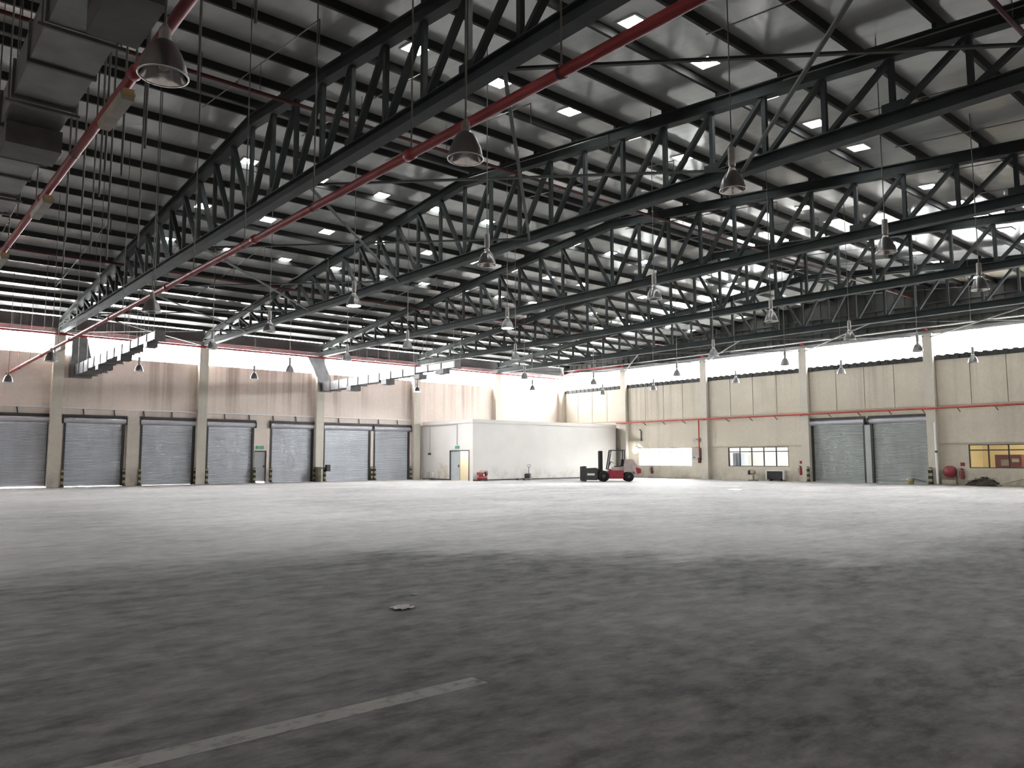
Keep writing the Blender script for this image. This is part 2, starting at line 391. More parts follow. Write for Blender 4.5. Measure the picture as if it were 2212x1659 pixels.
# dark corrugated flashing under the clerestory
m=MB(); n=int((D1-YB)/.25)
for k in range(n):
    y=YB+k*.25; z=.045*(k%2)
    m.box(D2-.10-.03*(k%2),y,7.29,D2+.05,y+.25,7.56+z)
m.build('flashing_strip',M['gable'],wr)
MB().ibeam((D2-.02,YB,8.98),(D2-.02,D1,8.98),.2,.22).build('gable_beam',M['grey_steel'],wr)
# gable cladding, ribbed
m=MB(); y=YB
while y<D1-.01:
    y1=min(y+.3,D1); d=.05 if int(round((y-YB)/.3))%2 else 0
    m.add([(D2+.1+d,y,9.0),(D2+.1+d,y1,9.0),(D2+.1+d,y1,zr(y1)+.1),(D2+.1+d,y,zr(y)+.1),(D2+.25,y,9.0),(D2+.25,y1,9.0),(D2+.25,y1,zr(y1)+.1),(D2+.25,y,zr(y)+.1)],
      [(0,1,2,3),(4,7,6,5),(0,4,5,1),(3,2,6,7),(0,3,7,4),(1,5,6,2)]); y+=.3
m.build('gable_cladding',M['gable'],wr)
for z in (9.75,10.7): MB().box(D2-.02,YB+1,z,D2+.1,D1-1 if z<10 else 38,z+.12).build('girt',M['gable'],wr)

m=MB().box(XB-.25,YB,0,XB,D1,9.7); structure(m.build('wall_back',M['wall_l']),'beige wall behind the near duct, out of view','wall')
m=MB()
m.add([(XB-.25,YB,9.5),(XB,YB,9.5),(XB,D1,9.5),(XB-.25,D1,9.5),(XB-.25,YR,12.2),(XB,YR,12.2)],[(0,1,5,4),(1,2,5),(2,3,4,5),(3,0,4)])
m.build('wall_back_gable',M['gable'],bpy.data.objects['wall_back'])
m=MB().box(XB-.25,YB-.25,0,D2+.4,YB,9.8); structure(m.build('wall_front',M['wall_l']),'beige wall behind the camera','wall')

# roof: two slopes; one roof light is open to the sky
RL_ROWS=[34.72,30.37,25.8,20.2,15.3,10.6]; OPEN=(X0+SP*(3+1/6),20.2)
ceil=MB()
def slope_quad(x0,x1,y0,y1):
    vs=[(x,y,zr(y)+t) for t in (0,.1) for x,y in ((x0,y0),(x1,y0),(x1,y1),(x0,y1))]
    ceil.add(vs,[(0,3,2,1),(4,5,6,7),(0,1,5,4),(1,2,6,5),(2,3,7,6),(3,0,4,7)])
slope_quad(XB-.4,D2+.6,YR,D1+.5)
hx,hy=OPEN
for a,b,c,d in grid_cells(XB-.4,D2+.6,YB-.3,YR,[(hx-.27,hx+.27,hy-.27,hy+.27)]): slope_quad(a,b,c,d)
ce=structure(ceil.build('ceiling',M['foil']),'low pitched metal roof underside lined with silver foil','ceiling')
ys=[YR+.35+1.765*k for k in range(16)]
def purlin_mesh():
    # lipped channel section, along X
    L0,L1=XB,D2+.2; h=.22; w_=.08; t=.006
    m=MB(); prof=[(-w_/2,0),(w_/2,0),(w_/2,.02),(w_/2-t,.02),(w_/2-t,t),(-w_/2+t,t),(-w_/2+t,h-t),(w_/2,h-t),(w_/2,h),(-w_/2,h)]
    n=len(prof); vs=[(L0,y,z) for y,z in prof]+[(L1,y,z) for y,z in prof]
    m.add(vs,[tuple(range(n)),tuple(reversed(range(n,2*n)))]+[(i,n+i,n+(i+1)%n,(i+1)%n) for i in range(n)]); return m.mesh('purlin',mat=M['purlin'])
pm=purlin_mesh()
for y in ys:
    for yy in (y,2*YR-y): put('purlin',pm,ce,(0,yy,zc(yy)+.138))
fr=MB(); 
for a in (-1,1): fr.box(-.29,a*.27-.02,-.03,.29,a*.27+.02,0); fr.box(a*.27-.02,-.25,-.03,a*.27+.02,.25,0)
frm=fr.mesh('roof_light',mat=M['white']); pnm=MB().box(-.25,-.25,-.02,.25,.25,-.008).mesh('pane',mat=M['pane'])
for n in range(5):
    for f in (1/6,.5,5/6):
        for y in RL_ROWS:
            x=X0+SP*(n+f); r=put('roof_light',frm,ce,(x,y,zr(y)-.001)); r.rotation_euler=(math.atan(SL)*(1 if y<YR else -1),0,0)
            if abs(x-OPEN[0])<.1 and y==OPEN[1]: continue
            p=bpy.data.objects.new('pane',pnm); p.parent=r; COL.objects.link(p)

# partition room in the corner
PX,PY,PH=33.2,43.0,4.33
pr=empty('wall_partition',(PX,PY,0)); structure(pr,'white painted partition room standing in the far corner','partition')
m=MB()
for a,b,c,d in grid_cells(PY,D1,0,PH-.25,[(43.42,45.7,0,2.1)]): m.box(PX,a,c,PX+.15,b,d)
m.build('side_panel',M['part'],pr)
MB().box(PX+.15,PY,0,D2-.37,PY+.15,PH-.25).build('front_panel',M['part'],pr)
m=MB().box(PX-.06,PY-.06,PH-.25,PX+.15,D1-.43,PH).box(PX+.15,PY-.06,PH-.25,D2-.37,PY+.15,PH); m.build('coping',M['part'],pr)
MB().box(PX+.15,PY+.15,PH-.3,D2-.001,D1-.001,PH-.26).build('roof_slab',M['part'],pr)
m=MB().box(PX+.01,PY-.012,0,D2-.37,PY,.09); m.build('skirting',M['darkgrey'],pr)
m=MB().box(PX-.012,45.75,0,PX,D1-.43,.09); m.build('skirting',M['darkgrey'],pr)
m=MB().box(PX+1.8,43.16,0,PX+1.9,D1-.02,4.0); m.build('inner_wall',M['room_warm'],pr)
MB().box(PX+.6,44.4,3.3,PX+.9,47.4,3.36).build('room_light',M['tube_cool'],pr)
# its doorway: one grey leaf shut, one open
d2=empty('door_2',(PX,44.56,0)); structure(d2,'half open grey double door in the white partition room','door')
m=MB().box(PX-.03,45.64,0,PX+.16,45.72,2.16).box(PX-.03,43.40,0,PX+.16,43.46,2.16).box(PX-.03,43.46,2.1,PX+.16,45.64,2.16); m.build('door_frame',M['darkgrey'],d2)
MB().box(PX+.03,44.58,.02,PX+.08,45.64,2.09).build('door_leaf',M['door_grey'],d2)
MB().bar((PX+.12,43.48,1.05),(PX+1.1,43.62,1.05),.04,2.06).build('door_leaf',M['white'],d2)
MB().box(PX-.03,44.62,.95,PX+.03,44.68,1.12).build('door_handle',M['darkgrey'],d2)

# annex rooms seen through the gable windows
an=empty('wall_annex',(D2+.25,22,0)); structure(an,'annex rooms seen through the gable wall windows','annex')
m=MB().box(D2+4.2,26.4,-.3,D2+4.3,33.6,3.4).box(D2+.25,33.5,-.3,D2+4.3,33.6,3.4).box(D2+.25,26.4,-.3,D2+4.3,26.5,3.4).box(D2+.25,26.4,3.0,D2+4.3,33.6,3.1).box(D2+.25,26.4,-.3,D2+4.3,33.6,-.02)
m.build('white_room_shell',M['room'],an)
for y in (28,30.2,32.4): MB().box(D2+1.2,y-.1,2.93,D2+3.4,y+.1,2.99).build('tube_light',M['tube_cool'],an)
m=MB().box(D2+4.6,7.5,-.3,D2+4.7,18,3.4).box(D2+.25,17.4,-.3,D2+4.6,17.5,3.4).box(D2+.25,7.5,-.3,D2+4.6,7.6,3.4).box(D2+.25,7.5,3.0,D2+4.6,17.5,3.1).box(D2+.25,7.5,-.3,D2+4.6,17.5,-.02)
m.build('cream_room_shell',M['room_warm'],an)
for y in (9.5,12,14.5): MB().box(D2+1.2,y-.1,2.9,D2+3.6,y+.1,2.96).build('tube_light',M['tube_warm'],an)
mc=empty('vending_cabinet',(D2+1.6,15,0)); tag(mc,'bright red cabinet inside the yellow lit room behind the window','cabinet')
MB().box(D2+1.3,14.4,-.02,D2+2.0,15.7,1.72).build('body',M['hose_red'],mc)
MB().box(D2+1.27,14.95,1.1,D2+1.3,15.4,1.45).build('panel',M['fitting'],mc); MB().box(D2+1.27,14.5,1.3,D2+1.3,14.85,1.5).build('panel',M['white'],mc)
sb=empty('wall_shelf',(D2+4.4,11,0)); tag(sb,'pale shelf of boxes at the back of the yellow lit room','shelf')
for z in (1.0,1.5,2.0): MB().box(D2+4.2,8.5,z,D2+4.59,14.0,z+.03).build('board',M['timber'],sb)
for y in (8.5,13.97): MB().box(D2+4.2,y,-.02,D2+4.59,y+.03,2.1).build('upright',M['timber'],sb)
bc=empty('wall_cabinet',(D2+.95,32.3,0)); tag(bc,'pale blue upright cabinet behind the five light window','cabinet')
MB().box(D2+.7,31.95,-.02,D2+1.2,32.6,1.95).build('body',mat('pale blue enamel',(.6,.68,.85),.4),bc); MB().box(D2+.68,32.27,.02,D2+.7,32.29,1.9).build('door_gap',M['darkgrey'],bc)

# windows in the gable wall
WL=['blown out bright window of the gable wall beside the forklift','five light dark framed window above the low black hatch','window at the right edge showing a yellow lit room']
for i,(y0,y1,z0,z1) in enumerate(WIN):
    wn=empty('window_%d'%(i+1),(D2,(y0+y1)/2,z0)); structure(wn,WL[i],'window')
    nl=[5,5,5][i]; t=.045; xw=D2+.06
    m=MB().box(xw-.06,y0,z0,xw+.06,y1,z0+t).box(xw-.06,y0,z1-t,xw+.06,y1,z1).box(xw-.06,y0,z0+t,xw+.06,y0+t,z1-t).box(xw-.06,y1-t,z0+t,xw+.06,y1,z1-t)
    m.build('window_frame',M['frame_dark'] if i else M['white'],wn)
    zt=z1-.32
    fm=M['frame_dark'] if i else M['white']
    MB().box(xw-.04,y0+t,zt-.03,xw+.04,y1-t,zt+.03).build('transom',fm,wn)
    for k in range(1,nl):
        y=y0+(y1-y0)*k/nl
        MB().box(xw-.04,y-.03,z0+t,xw+.04,y+.03,zt-.03).build('mullion',fm,wn); MB().box(xw-.04,y-.03,zt+.03,xw+.04,y+.03,z1-t).build('mullion',fm,wn)
    for k in range(nl):
        a=y0+(y1-y0)*k/nl+.03; b=y0+(y1-y0)*(k+1)/nl-.03
        for c,d in ((z0+t,zt-.03),(zt+.03,z1-t)): MB().box(xw-.003,a,c,xw+.003,b,d).build('pane',M['glass'],wn)

# exit door in the shutter wall
d1=empty('door_1',(20.64,D1+.1,0)); structure(d1,'narrow grey exit door between two shutters, light under it','door')
MB().box(20.22,D1+.06,2.02,21.06,D1+.2,2.1).box(20.22,D1+.06,0,20.27,D1+.2,2.02).box(21.01,D1+.06,0,21.06,D1+.2,2.02).build('door_frame',M['darkgrey'],d1)
MB().box(20.265,D1+.1,.08,21.015,D1+.15,2.03).build('door_leaf',M['door_grey'],d1)
MB().box(20.9,D1+.04,1.0,20.95,D1+.1,1.14).build('door_handle',M['darkgrey'],d1)

# ------------------------------------------------------------------ roof trusses
H=.32
tr=empty('roof_truss',(X0,YR,ZBOT-H/2))
lo=tr['_o']; ye=[YR-NP*PW+.35, YR+NP*PW-.35]
MB().ibeam((X0,ye[0],ZBOT),(X0,ye[1],ZBOT),.30,H,.03).build('bottom_chord',M['steel'],tr)
m=MB()
for y in ye: m.ibeam((X0,YR,zc(YR)-.175),(X0,y,zc(y)-.175),.28,.35,.03)
m.build('top_chord',M['steel'],tr)
def nodeY(i): return YR+i*PW
for i in range(-NP+1,NP):
    y=nodeY(i)
    MB().box(X0-.055,y-.055,ZBOT+H/2,X0+.055,y+.055,zc(y)-.3).build('vertical',M['steel'],tr)
for sg in (-1,1):
    for i in range(NP-1):
        a,b=nodeY(sg*(i+1)),nodeY(sg*i)
        MB().bar((X0,a,zc(a)-.32),(X0,b+sg*.1,ZBOT+H/2),.10,.15,(1,0,0)).build('diagonal',M['steel'],tr)
for i in range(-NP+2,NP-1,3):
    y=nodeY(i); MB().box(X0-.008-.06,y-.22,ZBOT+H/2-.02,X0+.06,y+.22,ZBOT+H/2+.22).build('gusset_plate',M['steel'],tr)
clm=MB().box(-.06,-.045,0,.06,.045,.14).mesh('purlin_cleat',mat=M['steel'])
for y in [q for v in [YR+.35+1.765*k for k in range(16)] for q in (v,2*YR-v)]:
    if ye[0]<y<ye[1]: put('purlin_cleat',clm,tr,(0,y-YR,zc(y)-(ZBOT-H/2)-.004))
for sg,y in ((1,ye[1]),(-1,ye[0])):
    MB().box(X0-.1,y-.12,ZBOT+H/2,X0+.1,y+.12,zc(y)-.3).build('end_post',M['steel'],tr)
TL=['dark steel roof truss nearest the camera, crossing the upper left','dark steel roof truss, second from the camera','dark steel roof truss, third from the camera',
    'dark steel roof truss, fourth from the camera','dark steel roof truss farthest from the camera, before the gable']
for i in range(5):
    t=tr if i==0 else copy_tree(tr)
    t.location=(X0+SP*i,YR,ZBOT-H/2); tag(t,TL[i],'roof truss','roof trusses')

# flat bracing between bottom chords
YN=[49.2,42.2,34.3,26.33,18.4,10.45,2.5,-5.0]
for j,(xa,xb,lab) in enumerate([(X0,X0+SP,'flat steel cross bracing between the two trusses nearest the camera'),(X0+4*SP,D2,'flat steel cross bracing between the farthest truss and gable wall')]):
    b=empty('roof_bracing',((xa+xb)/2,YR,ZBOT-.1)); tag(b,lab,'bracing','roof bracing')
    for a,c in zip(YN,YN[1:]):
        MB().bar((xa+.13,a,ZBOT-.07),(xb-.13,c,ZBOT-.07),.08,.05).build('brace_bar',M['brace'],b)
        MB().bar((xa+.13,c,ZBOT-.125),(xb-.13,a,ZBOT-.125),.08,.05).build('brace_bar',M['brace'],b)

# ------------------------------------------------------------------ pipes under the roof
def hang(name, x, y, z0, par, r=.014):
    MB().tube([(x,y,z0),(x,y,zr(y)-.01)],r,5,False).build(name,M['galv'],par)
def long_pipe(x, z, y0, y1, r, label, hy):
    p=empty('sprinkler_pipe',(x,(y0+y1)/2,z)); tag(p,label,'pipe','red pipes over the floor')
    MB().tube([(x,y0,z),(x,y1,z)],r,10).build('pipe_run',M['red'],p)
    for y in hy:
        hang('hanger_rod',x,y,z+r,p)
        MB().lathe([(r+.012,-.03),(r+.012,.03)],(x,y,z),10,'y').build('pipe_clamp',M['red_dark'],p)
    y=y0+3.1
    while y<y1-1: MB().lathe([(r+.001,-.09),(r+.02,-.07),(r+.02,.07),(r+.001,.09)],(x,y,z),10,'y').build('coupling',M['red'],p); y+=6
    return p
long_pipe(2.35,6.21,YB+.1,D1-.02,.065,'red pipe running from the top left beside the near duct',[6.4+3.3*k for k in range(13)])
long_pipe(6.28,6.21,YB+.1,D1-.02,.075,'red pipe crossing the whole roof view below the nearest truss',[6.4+3.3*k for k in range(13)])
def main_pipe(y, z, label, br):
    p=empty('sprinkler_main',((XB+D2)/2,y,z)); tag(p,label,'pipe','red mains along the roof')
    MB().tube([(XB+.1,y,z),(D2-.05,y,z)],.055,8).build('pipe_run',M['red_dark'],p)
    x=-2.0
    while x<D2-1:
        hang('hanger_rod',x+.6,y,z+.05,p,.01)
        a,b=y-br,y+br; zz=lambda q:zc(q)-.38
        if abs(zc(y)-.38-z)<.6:
            MB().tube([(x,y,z),(x,y,zz(y)),(x,b if y>YR else min(b,YR-.5),zz(b if y>YR else min(b,YR-.5)))],.017,5).build('branch_pipe',M['galv'],p)
            MB().tube([(x,y,zz(y)),(x,max(a,YR+.5) if y>YR else a,zz(max(a,YR+.5) if y>YR else a)),(x,max(a,YR+.5) if y>YR else a,zz(a)-.55)],.017,5).build('branch_pipe',M['galv'],p)
        x+=3.0
    return p
main_pipe(19.0,11.1,'dark red main below the roof just this side of the ridge',4.6)
main_pipe(36.5,10.1,'dark red main below the roof half way to shutter wall',5.0)
main_pipe(4.45,9.92,'dark red main at the upper right corner of photo',4.5)
p=empty('eave_pipe',((XB+D2)/2,D1-.42,8.66)); tag(p,'thin red pipe along the eave above the left clerestory','pipe')
MB().tube([(XB+.1,D1-.5,8.58),(D2-.98,D1-.5,8.58)],.065,8).build('pipe_run',M['red'],p)
x=1.0
while x<D2-1:
    MB().box(x-.02,D1-.5,8.6,x+.02,D1-.05,8.72).build('pipe_bracket',M['grey_steel'],p); x+=4.0
p=empty('gable_pipe',(D2-.5,YR,9.2)); tag(p,'thin pale pipe on red brackets above the right clerestory','pipe')
MB().tube([(D2-.55,YB+.3,9.25),(D2-.55,D1-.5,9.25)],.04,8).build('pipe_run',M['grey_steel'],p)
MB().tube([(D2-.55,D1-.5,9.25),(D2-.55,D1-.5,8.6),(D2-.9,D1-.5,8.58)],.05,8).build('red_elbow',M['red'],p)
MB().tube([(D2-.75,D1-.6,8.75),(D2-2.2,45.6,9.0),(D2-.75,42.0,9.05)],.06,8).build('red_loop',M['red'],p)
for y in YC: MB().box(D2-.58,y-.03,9.1,D2-.12,y+.03,9.2).build('pipe_bracket',M['red'],p)
# red wall pipe with its riser
p=empty('wall_pipe',(D2-.15,24,4.45)); tag(p,'orange red fire pipe along the cream gable wall with a riser','pipe')
MB().tube([(D2-.44,42.9,4.45),(D2-.44,YB+.5,4.45)],.06,10).build('pipe_run',M['red_wall'],p)
MB().tube([(D2-.44,34.72,4.42),(D2-.44,34.72,1.5)],.05,10).build('riser',M['red_wall'],p)
y=42
while y>YB+1:
    MB().bar((D2-.44,y,4.4),(D2-.03,y,4.2),.03,.035).build('bracket',M['red_dark'],p); y-=1.93
MB().box(D2-.5,34.63,1.2,D2-.36,34.81,1.6).build('valve',M['red_dark'],p)

# free hanging rods left beside the near pipe
rods=[(3.08,9.7,6.2),(2.75,7.62,6.2),(3.03,7.76,6.2),(2.88,13.54,6.2),(3.13,13.54,6.2),(3.1,14.9,6.2),(3.22,16.9,6.2),(3.22,18.4,6.2),(3.53,16.1,6.2),(3.88,19.24,6.2),(4.3,19.6,6.2),(4.56,18.0,6.2),(3.89,22.3,6.2),(3.1,12.1,6.2)]
for x,y,z in rods:
    m=MB().tube([(x,y,z),(x,y,zr(y)-.01)],.02,5); tag(m.build('hanging_rod',M['galv'],loc=(x,y,z)),'thin rod hanging free from the roof beside the near red pipe','rod','free rods under the roof')

# light fittings strung along the near pipes
for (x,y,l,lab) in [(2.35,10.62,1.15,'long pale box fitting with ochre end under the dome lamp'),(2.35,15.7,1.2,'smaller pale box fitting on the near red pipe'),(2.35,20.6,1.2,'pale box fitting on red pipe at the left edge'),(6.28,35.6,1.1,'white box fitting on the red pipe near the left wall')]:
    z=6.21-.065-.1 if x<3 else 6.21-.075-.1
    e=empty('box_fitting',(x,y,z)); tag(e,lab,'fitting','box fittings on the red pipes')
    MB().prism([(x-.07,z-.07),(x+.07,z-.07),(x+.09,z+.02),(x+.06,z+.07),(x-.06,z+.07),(x-.09,z+.02)],y-l/2,y+l/2).build('housing',M['fitting'],e)
    MB().box(x-.06,y-l/2-.05,z-.02,x+.06,y-l/2,z+.06).build('end_cap',M['ochre'],e); MB().box(x-.06,y+l/2,z-.05,x+.06,y+l/2+.05,z+.06).build('end_cap',M['lamp_rim'],e)

# ------------------------------------------------------------------ ducts
def duct(xl, segs, ztop, label, outlets, riser=None):
    """segs: (y0,y1,width,height) from the wall inwards"""
    e=empty('air_duct',(xl,segs[0][1],ztop)); tag(e,label,'duct','sheet metal ducts')
    for (y0,y1,w_,h_) in segs:
        n=max(1,round((y1-y0)/1.25)); 
        for k in range(n):
            a=y0+(y1-y0)*k/n; b=y0+(y1-y0)*(k+1)/n
            MB().box(xl,a+.025,ztop-h_,xl+w_,b-.025,ztop).build('duct_section',M['tin'],e)
            MB().box(xl-.03,a-.025,ztop-h_-.03,xl+w_+.03,a+.025,ztop+.03).build('flange',M['tin_dark'],e)
            if k%2==0:
                for x in (xl-.05,xl+w_+.05): hang('hanger_rod',x,a+.06,ztop-h_-.04,e,.011)
                MB().box(xl-.09,a+.04,ztop-h_-.08,xl+w_+.09,a+.08,ztop-h_-.04).build('hanger_bar',M['galv'],e)
    for (x0,y0,x1,y1,z0,z1) in outlets: 
        MB().box(x0,y0,z0,x1,y1,z1).build('outlet_box',M['tin_dark'],e)
    if riser:
        MB().prism([(p[0],p[1]) for p in riser[0]],riser[1],riser[2]).build('riser',M['tin'],e)
    return e
# near duct, top left
duct(1.36,[(YB+3,9.35,.74,.5),(9.35,17.5,.70,.46),(17.5,30,.66,.42),(30,D1-.6,.6,.4)],6.80,'large tin air duct at the top left corner, nearest the camera',
     [(1.62,7.7,2.12,8.75,6.0,6.30),(1.4,12.6,2.1,13.3,6.02,6.34)])
duct(9.45,[(34.0,37.8,.36,.34),(37.8,42.0,.52,.44),(42.0,46.0,.7,.52),(46.0,D1-.45,.9,.62)],6.92,'tin air duct reaching out from the left wall, nearest column',
     [(9.4,35.0,9.85,35.5,6.35,6.58),(9.4,39.2,9.9,39.8,6.2,6.48),(9.4,43.5,10.1,44.1,6.15,6.40)],
     ([(9.25,6.2),(10.35,6.2),(10.35,7.0),(10.0,8.6),(9.25,8.6)],D1-.43,D1-.02))
duct(24.7,[(33.6,37.5,.36,.34),(37.5,41.5,.52,.44),(41.5,45.5,.64,.52),(45.5,D1-.45,.8,.6)],6.85,'tin air duct reaching out from the left wall beside the third column',
     [(24.65,34.6,25.1,35.4,6.25,6.51),(24.65,37.0,25.2,37.6,6.15,6.41),(24.65,40.6,25.25,41.2,6.1,6.41),(24.65,45.0,25.4,45.6,6.0,6.33)],
     ([(24.6,6.2),(25.5,6.2),(25.4,7.2),(24.75,8.6),(23.6,8.6),(24.4,7.2)],D1-.43,D1-.3))

# ------------------------------------------------------------------ high bay lamps
def lathe_mesh(name, prof, matr, n=24): return MB().lathe(prof,(0,0,0),n).mesh(name,mat=matr)
dome=lathe_mesh('reflector',[(.055,.335),(.075,.325),(.11,.29),(.15,.22),(.19,.12),(.205,.05),(.213,0)],M['lamp_al'])
inn=lathe_mesh('lining',[(.05,.325),(.09,.29),(.13,.22),(.17,.12),(.19,.05),(.205,.002)],M['lamp_in'],12)
rim=lathe_mesh('rim',[(.205,-.004),(.22,-.004),(.22,.010),(.205,.010),(.205,-.004)],M['lamp_rim'])
neck=lathe_mesh('neck',[(.0,.41),(.045,.41),(.045,.39),(.06,.385),(.06,.335),(.0,.335)],M['lamp_rim'],14)
ball=lathe_mesh('ballast_housing',[(0,.74),(.05,.74),(.062,.72),(.062,.43),(.05,.41),(0,.41)],M['lamp_box'],16)
bulb=lathe_mesh('bulb',[(.0,.05),(.045,.07),(.055,.13),(.045,.2),(.025,.27),(.02,.33)],M['bulb'],12)
bulb_on=lathe_mesh('bulb',[(.0,.0),(.14,.012),(.15,.05),(.09,.13),(.03,.27),(.02,.33)],M['bulb_on'],14)
bulb_hot=bulb_on.copy(); bulb_hot.materials[0]=M['bulb_hot']
rodm=MB().tube([(0,0,0),(0,0,1)],.012,6,False).mesh('hanger_rod',mat=M['galv'])
neck2=lathe_mesh('neck',[(.0,.5),(.02,.5),(.03,.47),(.05,.45),(.055,.36),(.062,.335),(.0,.335)],M['lamp_box'],14)
def lamp(x,y,z,lit,label,low=False,top=None):
    e=empty('high_bay_lamp',(x,y,z)); tag(e,label,'lamp','high bay lamps')
    r=put('reflector',dome,e); l=put('lining',inn,r); put('rim',rim,r)
    put('neck',neck2 if low else neck,e)
    if not low: put('ballast_housing',ball,e)
    put('bulb',(bulb,bulb_on,bulb_hot)[lit],e)
    b0=.49 if low else .73; h=put('hanger_rod',rodm,e,(0,0,b0)); h.scale=(1,1,(top or zr(y))-z-b0-.01)
    return e
LAMPS={39.8:[(13.2,0),(19.55,0),(26.0,0),(32.2,0),(36.7,0)],
 33.9:[(13.32,0),(19.4,0),(25.8,0),(32.0,0),(37.5,1)],
 28.5:[(13.62,0),(19.7,0),(32.2,0),(43.0,2)],
 22.65:[(7.24,0),(13.4,0),(26.2,0)],
 16.88:[(7.18,0),(13.57,0),(19.95,1),(26.2,0),(31.2,0),(37.2,0),(41.8,0)],
 10.93:[(7.09,0),(13.64,0),(19.86,1),(25.84,0),(31.46,0),(41.9,0)]}
for ci,x in enumerate(sorted(LAMPS,reverse=True)):
    for k,(y,lit) in enumerate(sorted(LAMPS[x],reverse=True)):
        lamp(x,y,6.0,lit,'%s high bay lamp, %s from shutter wall in %s row from gable wall'%('lit' if lit else 'unlit',ORD[k],ORD[ci]))
for k,(y) in enumerate((42.0,32.0,19.7,7.1)):
    lamp(5.36,y,5.1,0,['small unlit dome lamp low at the far left edge of the wall','unlit dome lamp low beside the first wall column','unlit dome lamp hanging below the red pipe at left','unlit mirrored dome lamp below the red pipe in mid ceiling'][k],True)
lamp(1.95,7.12,5.0,0,'largest mirrored dome lamp at the top left, nearest the camera',True,6.3)

# ------------------------------------------------------------------ roller shutters
def curtain(w_, z0, z1, pitch=.085):
    m=MB(); n=int((z1-z0)/pitch); vs=[];fs=[]
    prof=[]
    for k in range(n):
        a=z0+(z1-z0)*k/n; p=(z1-z0)/n
        prof += [(0,a),(-.03,a+p*.3),(-.03,a+p*.55),(0,a+p*.85)]
    prof.append((0,z1))
    for d,z in prof: vs += [(0,d,z),(w_,d,z)]
    for i in range(len(prof)-1): fs.append((2*i,2*i+1,2*i+3,2*i+2))
    m.add(vs,fs); return m
SL_=['grey roller shutter at the left edge of photo, bright gap under it','second grey roller shutter from the left, thin light gap below','third grey roller shutter from the left, beside the wide pier',
 'fourth grey roller shutter from the left, beside the exit door','fifth grey roller shutter from the left, right of the exit door','sixth grey roller shutter from the left, wide, behind white downpipe','seventh grey roller shutter from the left, next to the white partition room']
def shutter(axis, a, b, gap, label, mt, zt=3.63):
    """axis 'y' : in the left wall, runs along x ; axis 'x' : in the gable wall, runs along y"""
    w_=b-a
    e=empty('roller_shutter',(a,D1+.12,0) if axis=='y' else (D2+.12,b,0), 0 if axis=='y' else -math.pi/2)
    tag(e,label,'shutter door','roller shutters')
    c=curtain(w_,gap+.1,zt+.05).build('slat_curtain',mt,e,local=True)
    MB().box(0,-.03,gap,w_,.02,gap+.1).build('bottom_bar',mt,e,local=True)
    for x in (0,w_): MB().box(x-.04 if x else -.02,-.16,0,x+.02 if x else .1,.03,zt).build('guide_rail',M['darkgrey'],e,local=True) if not x else MB().box(x-.1,-.16,0,x+.02,.03,zt).build('guide_rail',M['darkgrey'],e,local=True)
    MB().box(-.1,-.26,zt+.33,w_+.1,-.13,zt+.47).build('head_shade',M['darkgrey'],e,local=True)  # dark strip standing in for the shadow above the roll cover
    # the roll cover, proud of the wall
    pr_=[(-.13-.19*math.cos(t),zt+.15+.17*math.sin(t)) for t in [math.radians(g) for g in range(-90,91,20)]]
    poly=[(y,z) for y,z in pr_]
    m=MB(); n=len(poly); vs=[(-.06,y,z) for y,z in poly]+[(w_+.06,y,z) for y,z in poly]
    m.add(vs,[(i,i+1,n+i+1,n+i) for i in range(n-1)]+[(n-1,0,n,2*n-1)],True); m.add(vs,[tuple(range(n)),tuple(reversed(range(n,2*n)))])
    m.build('roll_cover',M['hood'],e,local=True)
    for x in (-.1,w_+.05): MB().box(x,-.36,zt-.04,x+.05,-.13,zt+.34).build('cover_end',M['darkgrey'],e,local=True)
    return e
for (a,b,g),l in zip(SHUT,SL_): shutter('y',a,b,g,l,M['shut'])
shutter('x',22.5,26.05,0,'left half of the paired grey green shutters in gable wall',M['shut_r'],3.70)
shutter('x',18.55,22.1,0,'right half of the paired grey green shutters in gable wall',M['shut_r'],3.70)
tag(MB().box(D2-.06,22.125,0,D2+.2,22.475,3.62).build('shutter_post',M['shut_r'],loc=(D2,22.3,0)),'pale steel post between the paired shutters in gable wall','post')

MB().box(D2+.03,22.05,3.62,D2+.2,22.55,3.81).build('head_filler',M['darkgrey'],wr)
# jamb guards
def guard(x,y,label,w_=.16):
    e=empty('jamb_guard',(x,y,0)); tag(e,label,'guard','striped guards at the shutter jambs')
    MB().box(x-w_/2,y-w_/2,.05,x+w_/2,y+w_/2,.95).build('post',M['guard'],e)
    MB().box(x-w_/2-.05,y-w_/2-.05,0,x+w_/2+.05,y+w_/2+.05,.05).build('base_plate',M['darkgrey'],e)
    MB().lathe([(0,.06),(w_*.4,.05),(w_*.5,0)],(x,y,.95),8).build('cap',M['darkgrey'],e)
for i,(a,b,_) in enumerate(SHUT):
    if i!=0: guard(a-.02,D1-.25 if i not in (1,3,5) else D1-.14-.3+.1,'striped guard at the left jamb of the %s shutter from left'%ORD[i],.13)
    guard(b+.02,D1-.25 if i not in (0,2,4) else D1-.3,'striped guard at the right jamb of the %s shutter from left'%ORD[i],.13)
guard(D2-.45,26.15,'dark guard at the left jamb of the paired gable shutters',.14)
guard(D2-.45,18.55,'dark guard at the right jamb of the paired gable shutters',.2)

